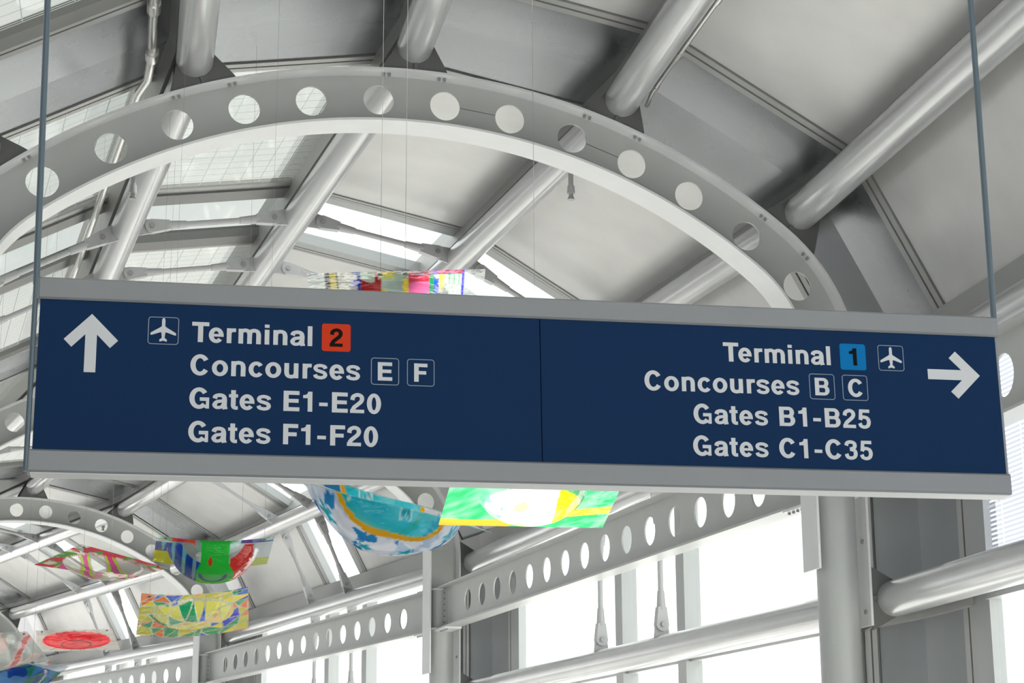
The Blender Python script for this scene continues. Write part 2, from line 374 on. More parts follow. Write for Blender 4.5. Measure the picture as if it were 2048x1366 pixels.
# ------------------------------------------------------------------ steel arches
HOLES = [0.388, 1.163, 1.93, 2.70, 3.48, 4.31, 5.16, 6.0]
HOLES = [-h for h in reversed(HOLES)] + HOLES
HR, WO = 0.176, 0.29
def web_mesh(k):
    mb = MB(); n = 0.014
    edges = [-(S2 + 0.66)] + [(HOLES[i] + HOLES[i + 1]) / 2 for i in range(len(HOLES) - 1)] + [S2 + 0.66]
    for i, hs in enumerate(HOLES):
        e0, e1 = edges[i], edges[i + 1]
        N = 40; inner = []; outer = []
        for m in range(N):
            a = 2 * PI * m / N; ca, sa = math.cos(a), math.sin(a)
            inner.append((hs + HR * ca * (1 + 0), HR * sa))
            dx = (e1 - hs) if ca > 0 else (hs - e0)
            sc = min(dx / abs(ca) if abs(ca) > 1e-6 else 1e9, WO / abs(sa) if abs(sa) > 1e-6 else 1e9)
            outer.append([hs + sc * ca, sc * sa])
        # snap nearest samples to the four corners
        for cx_, co in ((e1, WO), (e0, WO), (e0, -WO), (e1, -WO)):
            j = min(range(N), key=lambda q: (outer[q][0] - cx_) ** 2 + (outer[q][1] - co) ** 2); outer[j] = [cx_, co]
        vs = [AP(k, s, o, -n) for s, o in inner] + [AP(k, s, o, -n) for s, o in outer] + [AP(k, s, o, n) for s, o in inner] + [AP(k, s, o, n) for s, o in outer]
        fs = []
        for m in range(N):
            p = (m + 1) % N
            fs += [(m, p, N + p, N + m), (2 * N + p, 2 * N + m, 3 * N + m, 3 * N + p), (m, 2 * N + m, 2 * N + p, p)]
        mb.add(vs, fs)
    return mb
def flange_mesh(k, o0, o1, send, hw=0.22):
    mb = MB(); ss = list(np.linspace(-S2, S2, 97)); ss = [-send] + ss + [send]
    vs = []
    for s in ss: vs += [AP(k, s, o0, -hw), AP(k, s, o0, hw), AP(k, s, o1, hw), AP(k, s, o1, -hw)]
    fs = [(4 * i + a, 4 * i + (a + 1) % 4, 4 * i + 4 + (a + 1) % 4, 4 * i + 4 + a) for i in range(len(ss) - 1) for a in range(4)]
    fs += [(0, 1, 2, 3), (len(vs) - 4, len(vs) - 1, len(vs) - 2, len(vs) - 3)]
    return mb.add(vs, fs)
bolt_me = None
def bolt(p, axis, parent, r=0.018, h=0.03):
    mb = MB(); p = Vector(p); mb.tube(p, p + Vector(axis) * h, r, 6); return mb.obj('bolt', 'bolt', parent)
for k in (1, 2, 3, 4, 5):
    if not in_view([AP(k, s, 0) for s in np.linspace(-S2, S2, 30)], 60): continue
    lab = {1: 'large grey steel arch with round holes spanning above and behind the blue sign',
           2: 'second grey holed steel arch mostly hidden behind the blue sign',
           3: 'smaller distant holed steel arch at lower left behind the hanging art',
           4: 'farthest holed steel arch at the lower left edge'}.get(k, 'last holed steel arch beyond the lower left edge')
    t = thing('steel_arch', lab, 'arch', AP(k, 0, 0), 'holed steel arches')
    web_mesh(k).obj('web_plate', 'steel', t)
    flange_mesh(k, -WO - 0.028, -WO, S2 + 2.28).obj('inner_flange', 'flange', t)
    flange_mesh(k, WO, WO + 0.028, S2 + 2.91).obj('outer_flange', 'flange', t)
    if k <= 2:
        for j in range(1, 6):
            for ds in (-0.34, -0.28, 0.28, 0.34):
                p = AP(k, PS[j] + ds, WO - 0.002, -0.12); q_ = AP(k, PS[j] + ds, WO - 0.03, -0.12)
                bolt(p, (q_ - p).normalized(), t, 0.02, 0.035)
        for s0, s1 in ((0.57, 0.98), (2.11, 2.52)):        # plate joints between holes
            mb = MB(); n = hdir(ARCH[k][1])
            mb.hexa([AP(k, s0, -0.004, -0.016), AP(k, s1, -0.004, -0.016), AP(k, s1, 0.004, -0.016), AP(k, s0, 0.004, -0.016),
                     AP(k, s0, -0.004, -0.013), AP(k, s1, -0.004, -0.013), AP(k, s1, 0.004, -0.013), AP(k, s0, 0.004, -0.013)])
            mb.obj('joint_line', 'gusset', t)

# ------------------------------------------------------------------ columns on the right
ZT = -0.66; ZB = -1.42                               # perforated beam top / bottom below the spring line
for k in (1, 2, 3, 4, 5):
    base = AX(k, 5, -SPRING)
    if not in_view([AX(k, 5, z) for z in (-4, -3, -2, -1)], 60): continue
    lab = {1: 'thick round grey column at right under the sign end', 2: 'round grey column in the lower middle beneath the turquoise glass art',
           3: 'round grey column at lower left behind the triangle patterned art'}.get(k, 'farthest round grey column in the lower left corner')
    t = thing('round_column', lab, 'column', base, 'round columns on the right')
    MB().tube(base, AX(k, 5, ZT), 0.235, 40).obj('shaft', 'steel', t, smooth=True)
    for z in (ZT, ZB):
        c0 = AX(k, 5, z); 
        MB().tube(c0 - Vector((0, 0, 0.015)), c0 + Vector((0, 0, 0.015)), 0.285, 28).obj('ring_plate', 'flange', t, smooth=True)
    n = hdir(ARCH[k][1]); r = hright(ARCH[k][1])
    for z in (-1.95, -2.75):                            # stiffener bolts between shaft and outer tail
        for sg in (-1,):
            bolt(AX(k, 5.27, z, -0.10), r * 1.0, t, 0.025, 0.04)

# ------------------------------------------------------------------ perforated beams along the right side
def beam(b):
    A, B = ARCH[b - 1], ARCH[b]
    lx = 4.97
    l = wall_line(b, lx, 0)
    if not in_view([l.p(l.L * f) + Vector((0, 0, z)) for f in np.linspace(0.0, 1, 9) for z in (ZT, ZB)], 60): return
    lab = {1: 'perforated beam stub poking out right of the sign end', 2: 'long perforated steel beam between the right and middle columns',
           3: 'perforated steel beam between the middle and left columns', 4: 'perforated steel beam in the lower left corner'}.get(b, 'most distant perforated steel beam at lower left')
    t = thing('perforated_beam', lab, 'beam', l.p(l.L / 2) + Vector((0, 0, ZB)), 'perforated beams')
    nrm = Vector((l.d.y, -l.d.x, 0))                    # to the right
    zc = (ZT + ZB) / 2; hh = (ZT - ZB) / 2
    def P(tt, z, n): return l.p(tt) + Vector((0, 0, zc + z)) + nrm * n
    t0, t1 = 0.30, l.L - 0.30
    n_h = 15; first = 1.88; step = (l.L - 2 * first) / (n_h - 1)
    hs = [first + step * i for i in range(n_h)]; ed = [t0] + [(hs[i] + hs[i + 1]) / 2 for i in range(n_h - 1)] + [t1]
    mb = MB(); N = 32; n = 0.012; HB = 0.205
    for i, h in enumerate(hs):
        e0, e1 = ed[i], ed[i + 1]; inn, outp = [], []
        for m in range(N):
            a = 2 * PI * m / N; ca, sa = math.cos(a), math.sin(a)
            inn.append((h + HB * ca, HB * sa)); dx = (e1 - h) if ca > 0 else (h - e0)
            sc = min(dx / abs(ca) if abs(ca) > 1e-6 else 1e9, hh / abs(sa) if abs(sa) > 1e-6 else 1e9); outp.append([h + sc * ca, sc * sa])
        for cx_, co in ((e1, hh), (e0, hh), (e0, -hh), (e1, -hh)):
            j = min(range(N), key=lambda q: (outp[q][0] - cx_) ** 2 + (outp[q][1] - co) ** 2); outp[j] = [cx_, co]
        vs = [P(x, z, -n) for x, z in inn] + [P(x, z, -n) for x, z in outp] + [P(x, z, n) for x, z in inn] + [P(x, z, n) for x, z in outp]
        fs = []
        for m in range(N):
            p = (m + 1) % N
            fs += [(m, p, N + p, N + m), (2 * N + p, 2 * N + m, 3 * N + m, 3 * N + p), (m, 2 * N + m, 2 * N + p, p)]
        mb.add(vs, fs)
    mb.obj('web_plate', 'steel', t)
    for nm, z0, z1, mat in (('top_flange', hh, hh + 0.03, 'steel'), ('bottom_flange', -hh - 0.03, -hh, 'steel')):
        mb = MB(); mb.hexa([P(t0, z0, -0.15), P(t1, z0, -0.15), P(t1, z0, 0.15), P(t0, z0, 0.15), P(t0, z1, -0.15), P(t1, z1, -0.15), P(t1, z1, 0.15), P(t0, z1, 0.15)])
        mb.obj(nm, mat, t)
    if b in (2, 3):
        for tt, sgn in ((t0, 1), (t1, -1)):
            mb = MB(); a0, a1 = (tt - 0.10 * sgn, tt + 0.62 * sgn)
            mb.hexa([P(a0, -hh - 0.06, -0.17), P(a1, -hh - 0.06, -0.17), P(a1, -hh - 0.06, 0.17), P(a0, -hh - 0.06, 0.17),
                     P(a0, -hh - 0.03, -0.17), P(a1, -hh - 0.03, -0.17), P(a1, -hh - 0.03, 0.17), P(a0, -hh - 0.03, 0.17)]); mb.obj('splice_plate', 'flange', t)
            mb = MB()
            mb.hexa([P(a0, -hh * 0.9, -0.03), P(tt + 0.25 * sgn, -hh * 0.9, -0.03), P(tt + 0.25 * sgn, -hh * 0.9, -0.012), P(a0, -hh * 0.9, -0.012),
                     P(a0, hh * 0.9, -0.03), P(tt + 0.25 * sgn, hh * 0.9, -0.03), P(tt + 0.25 * sgn, hh * 0.9, -0.012), P(a0, hh * 0.9, -0.012)]); mb.obj('shear_plate', 'steel', t)
            for m in range(6): bolt(P(tt + 0.15 * sgn, -hh * 0.75 + m * hh * 0.3, -0.03), -nrm, t, 0.018, 0.03)
            for m in range(5):
                bolt(P(tt + (0.12 + 0.11 * m) * sgn, -hh - 0.06, -0.11), (0, 0, -1), t, 0.018, 0.03)
                bolt(P(tt + (0.12 + 0.11 * m) * sgn, hh + 0.03, -0.11), (0, 0, 1), t, 0.018, 0.03)
for b in (1, 2, 3, 4, 5): beam(b)

# ------------------------------------------------------------------ purlin tubes with end gussets
TR = 0.205
PALL = [(PURLWORD[j], PS[j]) for j in range(7)] + [('low wall', S2 + 2.60)]
LSTR = {0: None}
TUBES = {}
for b in (1, 2, 3, 4, 5):
    for j, (w, s) in enumerate(PALL):
        l = rail(b, s, RP)
        smp = [l.p(l.L * f) for f in np.linspace(0, 1, 25)]
        if not in_view(smp, 40): continue
        place = BAYWORD.get(b, 'behind the farthest arch')
        if w == 'crown': lab = 'thick grey roof tube along the crown, %s' % place
        elif w == 'low wall': lab = 'thick grey tube low along the right window wall, %s' % place
        else: lab = 'thick grey roof tube, %s of the crown line, %s' % (w, place) if 'spring' not in w else 'thick grey tube along the %s, %s' % (w, place)
        t = thing('roof_tube', lab, 'roof tube', l.p(l.L / 2), 'roof tubes between the arches')
        MB().tube(l.p(0.20), l.p(l.L - 0.20), TR, 32, dome=0.06).obj('tube', 'tube', t, smooth=True)
        for k, sgn in ((b - 1, 1), (b, -1)):
            n = hdir(ARCH[k][1]) * sgn
            if not in_view([AP(k, s, RP)], 60): continue
            hi, lo = (0.20, 0.36)
            poly = [AP(k, s - lo, WO + 0.028) + n * 0.15, AP(k, s + lo, WO + 0.028) + n * 0.15, AP(k, s + lo - 0.03, WO + 0.09) + n * 0.15, AP(k, s + hi, RP + 0.02) + n * 0.15,
                    AP(k, s + hi - 0.05, RP + 0.14) + n * 0.15, AP(k, s - hi + 0.05, RP + 0.14) + n * 0.15, AP(k, s - hi, RP + 0.02) + n * 0.15, AP(k, s - lo + 0.03, WO + 0.09) + n * 0.15]
            MB().prism(poly, n * 0.045).obj('gusset_plate', 'gusset', t)
            mb = MB(); ax = [AP(k, s, WO + 0.03) + n * 0.02, AP(k, s, WO + 0.03) + n * 0.22, AP(k, s, RP + 0.30) + n * 0.22, AP(k, s, RP + 0.30) + n * 0.02]
            side = (AP(k, s + 0.02, RP) - AP(k, s - 0.02, RP)).normalized()
            mb.prism([p - side * 0.02 for p in ax], side * 0.04); mb.obj('fin_plate', 'gusset', t)
        TUBES[(b, j)] = t

# ------------------------------------------------------------------ tie rods with clevises across the clear skylight band
def tie_rod(b, j, sg):
    w0, s0 = PALL[j]; w1, s1 = PALL[j + 1]
    A = rail(b, s0, RP); B = rail(b, s1, RP)
    pa = A.p(A.L / 2 - 0.24 + sg * 1.25); pb = B.p(B.L / 2 - 0.24 + sg * 1.25)
    if not in_view([pa, pb, (pa + pb) / 2], 30): return
    d = (pb - pa).normalized(); ax = A.d
    lab = '%s grey tie rod from %s to %s tube, %s' % ('nearer' if sg < 0 else 'farther', w0, w1, BAYWORD.get(b, 'behind the farthest arch'))
    t = thing('tie_rod', lab, 'tie rod', pa, 'tie rods between roof tubes')
    e0, e1 = TR + 0.16, TR + 0.16
    ea, eb = pa + d * e0, pb - d * e1
    MB().tube(ea + d * 0.42, eb - d * 0.42, 0.041, 12).obj('rod', 'rod', t, smooth=True)
    for e, dd, tp in ((ea, d, pa), (eb, -d, pb)):
        mb = MB(); mb.tube(e + dd * 0.22, e + dd * 0.50, 0.07, 14, 0.052); mb.obj('socket', 'rod', t, smooth=True)
        mb = MB(); mb.tube(e - ax * 0.062, e + ax * 0.062, 0.098, 20)
        side = dd.cross(ax).normalized()
        mb.prism([e + side * 0.098 - ax * 0.06, e - side * 0.098 - ax * 0.06, e - side * 0.066 + dd * 0.26 - ax * 0.06, e + side * 0.066 + dd * 0.26 - ax * 0.06], ax * 0.12)
        mb.obj('clevis', 'rod', t, smooth=True)
        MB().tube(e - ax * 0.09, e + ax * 0.09, 0.038, 12).obj('pin', 'bolt', t, smooth=True)
        mb = MB(); mb.prism([e + dd * 0.05 - ax * 0.02, e + side * 0.10 - ax * 0.02, tp + dd * TR * 0.85 + side * 0.12 - ax * 0.02, tp + dd * TR * 0.85 - side * 0.12 - ax * 0.02, e - side * 0.10 - ax * 0.02], ax * 0.04)
        mb.obj('lug_plate', 'rod', t)
for b in (1, 2, 3, 4):
    for j in range(7):
        for sg in (-1, 1): tie_rod(b, j, sg)

# ------------------------------------------------------------------ pipes along the tubes, sprinklers
def pipe(label, pts, r, couplings):
    t = thing('conduit_pipe', label, 'pipe', Vector(pts[0]))
    MB().path(pts, r).obj('pipe', 'chrome', t, smooth=True)
    for a, b_ in couplings:
        a = Vector(a); b_ = Vector(b_); MB().tube(a, b_, r * 1.5, 14).obj('coupling', 'chrome', t, smooth=True)
def on(b, s, off, tt): return rail(b, s, off).p(tt if tt >= 0 else rail(b, s, off).L + tt)
s_ = -DP - 0.36
pts = [on(1, s_, 0.86, -9), on(1, s_, 0.86, -1.3), on(1, s_ - 0.02, 0.82, -0.9), on(1, s_ - 0.06, 0.70, -0.4), on(2, s_ - 0.06, 0.70, 0.3), on(2, s_ - 0.04, 0.80, 1.0), on(2, s_ - 0.02, 0.80, 9.5)]
pipe('bare metal pipe running beside the first left roof tube at upper left', pts, 0.05, [(pts[1] - rail(1, s_, .86).d * 0.1, pts[1] + rail(1, s_, .86).d * 0.12), (pts[3] - rail(1, s_, .86).d * 0.1, pts[3] + rail(1, s_, .86).d * 0.1)])
s_ = DP + 0.24
pts = [on(1, s_, 0.70, -9), on(1, s_, 0.70, -1.0), on(1, s_, 0.68, -0.6), on(1, s_ + .02, 0.60, -0.35)]
D1 = rail(1, s_, .7).d
pipe('thin bare pipe hugging the first right roof tube above the arch', pts, 0.028, [(on(1, s_, .7, -1.7), on(1, s_, .7, -1.55)), (on(1, s_, .7, -0.75), on(1, s_, .7, -0.62)), (on(1, s_, .7, -3.2), on(1, s_, .7, -3.05))])
def sprinkler(label, px, py, d, L):
    p = pix(px, py, d); t = thing('sprinkler', label, 'sprinkler', p, 'fire sprinklers')
    z = Vector((0, 0, 1))
    MB().tube(p + z * 0.12, p + z * (0.12 + L), 0.032, 12).obj('drop_pipe', 'rod', t, smooth=True)
    MB().tube(p + z * 0.06, p + z * 0.16, 0.05, 14, 0.042).obj('escutcheon', 'rod', t, smooth=True)
    mb = MB(); mb.tube(p, p + z * 0.07, 0.018, 10, 0.03); mb.tube(p - z * 0.015, p - z * 0.005, 0.045, 12)
    for sg in (-1, 1): mb.tube(p + Vector((sg * 0.035, 0, -0.01)), p + Vector((sg * 0.012, 0, 0.06)), 0.006, 6)
    mb.obj('sprinkler_head', 'bolt', t)
sprinkler('small sprinkler hanging below the arch right of its crown', 1142, 397, 22.6, 0.36)
sprinkler('small sprinkler hanging in front of the first left tube below the arch', 265, 396, 22.2, 0.30)
sprinkler('small sprinkler seen through a hole of the distant lower left arch', 206, 1060, 52.5, 0.6)

# ------------------------------------------------------------------ the hanging sign
SX, SY, SZ, SH, SYAW, SROLL, STILT = 0.09669, 5.93504, 1.35206 + EYE, 0.48325, 0.191673, 0.005088, -0.024062
_r = Vector((math.cos(SYAW), math.sin(SYAW), 0)); SN = Vector((math.sin(SYAW), -math.cos(SYAW), 0))
_up = math.cos(STILT) * Vector((0, 0, 1)) + math.sin(STILT) * SN
SR = math.cos(SROLL) * _r + math.sin(SROLL) * _up; SU = -math.sin(SROLL) * _r + math.cos(SROLL) * _up; SN = SR.cross(SU).normalized()
SO = Vector((SX, SY, SZ))
def SP(u, v, n=0.0): return SO + SR * u + SU * v + SN * n
def sbox(mb, u0, u1, v0, v1, n0, n1):
    return mb.hexa([SP(u0, v0, n0), SP(u1, v0, n0), SP(u1, v1, n0), SP(u0, v1, n0), SP(u0, v0, n1), SP(u1, v0, n1), SP(u1, v1, n1), SP(u0, v1, n1)])
sign = thing('hanging_sign', 'long blue airport sign with white lettering and arrows hung on two thin rods', 'sign', SO)
def railbar(name, v0, v1, u0, u1, n1, lab=None):
    mb = MB(); c = 0.006
    prof_ = [(v0, -0.055), (v0, n1 - c), (v0 + c, n1), (v1 - c, n1), (v1, n1 - c), (v1, -0.055)]
    mb.prism([SP(u0, v, n) for v, n in prof_], SR * (u1 - u0)); return mb.obj(name, 'alu', sign)
railbar('top_rail', 0.2405, 0.3115, -1.604, 1.606, 0.010)
railbar('bottom_rail', -0.3125, -0.2405, -1.606, 1.608, 0.010)
mb = MB(); sbox(mb, -1.603, 1.605, -0.3150, -0.3125, -0.075, 0.004); mb.obj('lit_underside_strip', 'flange', sign)  # pale strip standing in for floor bounce on the sign's underside
MBx = MB(); sbox(MBx, -1.55, 1.55, -0.2405, 0.2405, -0.05, -0.02); MBx.obj('light_box', 'alu', sign)
mb = MB(); sbox(mb, -1.6, -0.0045, -0.2405, 0.2405, -0.02, 0.0); PL = mb.obj('sign_panel', 'blue', sign)
mb = MB(); sbox(mb, -0.0015, 1.6, -0.2405, 0.2405, -0.02, 0.0); PR = mb.obj('sign_panel', 'blue', sign)
for u0, u1, nm in ((-1.613, -1.604, 'end_cap'), (1.606, 1.6125, 'end_cap')):
    for v0, v1 in ((0.2405, 0.309), (-0.3115, -0.2405)):
        mb = MB(); sbox(mb, u0, u1, v0, v1, -0.05, 0.006); mb.obj(nm, 'alu', sign, bevel=0.002)
mb = MB(); sbox(mb, 1.6005, 1.609, -0.2405, 0.2405, -0.06, -0.002); mb.obj('edge_trim', 'alu', sign)
MB().tube(SP(-1.6155, -0.31, 0.0), SP(-1.6155, 0.32, 0.0), 0.0085, 14).obj('edge_tube', 'cable', sign, smooth=True)

def roof_height(p):
    """height of the roof shell above a plan point"""
    best = None
    for b in (0, 1, 2, 3):
        A, B = ARCH[b - 1], ARCH[b]
        na, nb = hdir(A[1]), hdir(B[1])
        if (p - A[0]).dot(na) >= -0.01 and (p - B[0]).dot(nb) <= 0.01:
            for i in range(6):
                F = Facet(b, i); n = F.n
                z = F.l.A.z - ((p.x - F.l.A.x) * n.x + (p.y - F.l.A.y) * n.y) / n.z
                if n.z < -0.05: best = z if best is None else min(best, z)
    return best or (SPRING + 3.5)
for (u0, v0), (u1, v1) in (((-1.6155, 0.32), (-1.6300, 1.2625)), ((1.6055, 0.303), (1.6232, 1.516))):
    a = SP(u0, v0, -0.005); b_ = SP(u1, v1, -0.005); d = (b_ - a).normalized()
    top = a
    for m in range(400):
        top = a + d * (0.02 * m)
        if top.z > roof_height(top) - 0.01: break
    MB().tube(a - SU * 0.03, top, 0.0105, 16).obj('suspension_rod', 'cable', sign, smooth=True)

# --- lettering drawn from strokes (unit: 1/718 of the capital height)
def arc(cx_, cy_, rx, ry, a0, a1, V, H, n=36):
    out = []
    for m in range(n + 1):
        a = math.radians(a0 + (a1 - a0) * m / n); ca, sa = math.cos(a), math.sin(a)
        out.append(((cx_ + rx * ca, cy_ + ry * sa), (cx_ + (rx - V) * ca, cy_ + (ry - H) * sa)))
    return ('strip', out)
def rect(x0, y0, x1, y1): return ('poly', [(x0, y0), (x1, y0), (x1, y1), (x0, y1)])
def poly(*p): return ('poly', list(p))
def stroke(pts, V, H, n=7):
    P = [np.array(p, float) for p in pts]; Q = [2 * P[0] - P[1]] + P + [2 * P[-1] - P[-2]]; S = []
    for i in range(1, len(Q) - 2):
        for m in range(n):
            t = m / n; S.append(0.5 * (2 * Q[i] + (Q[i + 1] - Q[i - 1]) * t + (2 * Q[i - 1] - 5 * Q[i] + 4 * Q[i + 1] - Q[i + 2]) * t * t + (3 * Q[i] - Q[i - 1] - 3 * Q[i + 1] + Q[i + 2]) * t ** 3))
    S.append(P[-1]); out = []
    for i, s in enumerate(S):
        d = S[min(i + 1, len(S) - 1)] - S[max(i - 1, 0)]; d = d / np.hypot(*d); nx, ny = -d[1], d[0]
        w = 0.5 / math.hypot(nx / V, ny / H)                 # elliptical pen
        out.append(((s[0] + nx * w, s[1] + ny * w), (s[0] - nx * w, s[1] - ny * w)))
    return ('strip', out)
v, h, V, H = 162, 130, 176, 140
GL = {
 'T': (611, [rect(14, 718 - H, 598, 718), rect(306 - V / 2, 0, 306 + V / 2, 720 - H)]),
 'e': (556, [arc(275, 266, 253, 280, 0, 322, v, h), rect(120, 218, 527, 312), arc(275, 266, 253, 280, -11, 2, v, 100)]),
 'r': (389, [rect(64, 0, 64 + v, 532), stroke([(139, 300), (165, 400), (235, 458), (310, 470), (378, 468)], v, 130)]),
 'm': (889, [rect(62, 0, 62 + v, 532), stroke([(137, 330), (175, 440), (290, 482), (398, 445), (443, 340), (443, 200), (443, 0)], v, h), stroke([(443, 330), (485, 440), (597, 482), (708, 445), (752, 340), (752, 200), (752, 0)], v, h)]),
 'i': (278, [rect(139 - v / 2, 0, 139 + v / 2, 532), rect(139 - v / 2, 600, 139 + v / 2, 718)]),
 'n': (611, [rect(64, 0, 64 + v, 532), stroke([(139, 320), (185, 440), (310, 483), (428, 445), (471, 335), (471, 180), (471, 0)], v, h)]),
 'u': (611, [rect(547 - v, 0, 547, 532), stroke([(472, 212), (426, 92), (301, 49), (183, 87), (140, 197), (140, 350), (140, 532)], v, h)]),
 'a': (556, [stroke([(104, 362), (140, 450), (270, 485), (395, 452), (436, 350), (436, 220), (438, 90), (462, 0)], v, h), rect(440, 0, 538, 60), stroke([(430, 310), (330, 278), (180, 250), (106, 150), (150, 66), (230, 50), (350, 84), (430, 200)], v, 112)]),
 'l': (278, [rect(139 - v / 2, 0, 139 + v / 2, 718)]),
 'C': (722, [arc(366, 359, 326, 378, 33, 327, V, H, 56)]),
 'o': (611, [arc(306, 266, 274, 282, 0, 360, v, h, 48)]),
 'c': (556, [arc(296, 266, 264, 282, 36, 324, v, h, 40)]),
 's': (556, [stroke([(452, 372), (420, 446), (275, 484), (145, 455), (108, 380), (160, 312), (275, 276), (400, 228), (446, 150), (400, 75), (275, 48), (130, 84), (98, 160)], 142, 118)]),
 'G': (778, [arc(370, 359, 328, 378, 36, 318, V, H, 56), rect(395, 266, 712, 390), rect(606, 0, 712, 390), poly((520, 60), (610, 150), (620, 0), (606, 0))]),
 't': (333, [stroke([(160, 676), (160, 500), (160, 250), (165, 115), (215, 56), (316, 56)], v, 122), rect(8, 420, 316, 532)]),
 'E': (667, [rect(76, 0, 76 + V, 718), rect(80, 718 - H, 621, 718), rect(80, 300, 592, 300 + H - 6), rect(80, 0, 626, H)]),
 'F': (611, [rect(76, 0, 76 + V, 718), rect(80, 718 - H, 588, 718), rect(80, 288, 540, 288 + H - 4)]),
 'B': (722, [rect(76, 0, 76 + V, 718), rect(80, 718 - 124, 440, 718), rect(80, 310, 440, 424), rect(80, 0, 440, 124), arc(430, 514, 216, 204, -92, 92, V - 6, 120), arc(440, 212, 234, 212, -92, 92, V - 2, 122)]),
 '0': (556, [arc(278, 349, 248, 368, 0, 360, V - 6, H - 4, 52)]),
 '1': (556, [poly((62, 474), (62, 580), (150, 592), (215, 636), (236, 710), (382, 710), (382, 0), (222, 0), (222, 474))]),
 '2': (556, [stroke([(100, 462), (135, 585), (275, 650), (400, 605), (436, 505), (395, 405), (280, 300), (165, 200), (95, 60)], 150, 132), rect(24, 0, 512, 124)]),
 '3': (556, [stroke([(96, 510), (140, 615), (270, 650), (392, 612), (425, 525), (385, 430), (235, 380)], 150, 124), stroke([(235, 380), (400, 335), (442, 215), (396, 96), (270, 50), (140, 88), (92, 205)], 150, 124)]),
 '5': (556, [rect(96, 586, 484, 710), poly((88, 710), (222, 650), (190, 320), (50, 320)), stroke([(112, 330), (180, 408), (285, 420), (400, 368), (440, 240), (392, 100), (268, 48), (140, 85), (92, 190)], 150, 124)]),
 '-': (400, [rect(52, 210, 348, 334)]),
 ' ': (278, []),
}
LSB = {'T': 14, 'C': 40, 'G': 42}
def glyphs(mb, text, u0, v0, cap, u1=None, n=0.0012, tw=0.0):
    """set text from u0 (ink of first letter) to u1 (ink of last letter)"""
    k = cap / 718.0; adv = [GL[c][0] for c in text]
    pr = [c for kind_, c in [(0, 0)]]
    first = min(x for kd, p in GL[text[0]][1] for q in (p if kd == 'poly' else [z for pr_ in p for z in pr_]) for x in (q[0],))
    last = max(x for kd, p in GL[text[-1]][1] for q in (p if kd == 'poly' else [z for pr_ in p for z in pr_]) for x in (q[0],))
    kern = {('T', 'e'): -58, ('1', '-'): -10}
    x = -first; pos = []
    for i, c in enumerate(text):
        pos.append(x); x += adv[i] + kern.get((c, text[i + 1] if i + 1 < len(text) else ''), 0)
    end = pos[-1] + last
    tr = 0 if u1 is None or len(text) < 2 else ((u1 - u0) / k - end) / (len(text) - 1)
    word = mb; outw = [mb]; lay = 0
    for i, c in enumerate(text):
        if c == ' ': word = MB(); outw.append(word); continue
        ox = pos[i] + tr * i
        for kd, p in GL[c][1]:
            lay += 1; nn = n + 0.00003 * (lay % 7)
            if kd == 'poly': word.add([SP(u0 + (a + ox) * k, v0 + b_ * k, nn) for a, b_ in p], [tuple(range(len(p)))])
            else:
                vs = [SP(u0 + (q[0] + ox) * k, v0 + q[1] * k, nn) for pr_ in p for q in pr_]
                word.add(vs, [(2 * m, 2 * m + 1, 2 * m + 3, 2 * m + 2) for m in range(len(p) - 1)])
    return outw
def lettering(text, parent, u0, v0, u1, cap=0.0660):
    for w_, mb in zip(text.split(' '), glyphs(MB(), text, u0, v0, cap, u1)):
        o = mb.obj('lettering', 'white', parent); o['label'] = 'white word %s' % w_
BL = [0.1188, 0.0112, -0.0966, -0.2042]
lettering('Terminal', PL, -1.1290, BL[0], -0.7486)
lettering('Concourses', PL, -1.1305, BL[1], -0.5944)
lettering('Gates E1-E20', PL, -1.1305, BL[2], -0.5265)
lettering('Gates F1-F20', PL, -1.1305, BL[3], -0.5357)
lettering('Terminal', PR, 0.6208, BL[0], 0.9978)
lettering('Concourses', PR, 0.3458, BL[1], 0.8806)
lettering('Gates B1-B25', PR, 0.5090, BL[2], 1.1262)
lettering('Gates C1-C35', PR, 0.5032, BL[3], 1.1257)
def rrect(u0, u1, v0, v1, r, n=8):
    out = []
    for cu, cv, a0 in ((u1 - r, v1 - r, 0), (u0 + r, v1 - r, 90), (u0 + r, v0 + r, 180), (u1 - r, v0 + r, 270)):
        for m in range(n + 1):
            a = math.radians(a0 + 90 * m / n); out.append((cu + r * math.cos(a), cv + r * math.sin(a)))
    return out
def tile(u0, u1, v0, v1, mat, digit, parent, lab):
    o = MB().prism([SP(a, b_, 0.0002) for a, b_ in rrect(u0, u1, v0, v1, 0.0085)], SN * 0.001).obj('number_tile', mat, parent); o['label'] = lab
    cap = 0.0610; k = cap / 718; w = {'1': (62, 382), '2': (24, 512)}[digit]
    mb = MB(); glyphs(mb, digit, (u0 + u1) / 2 - (w[1] - w[0]) / 2 * k, (v0 + v1) / 2 - cap * 0.495, cap, None, 0.0022); d = mb.obj('digit', 'black', o); d['label'] = 'black digit %s' % digit
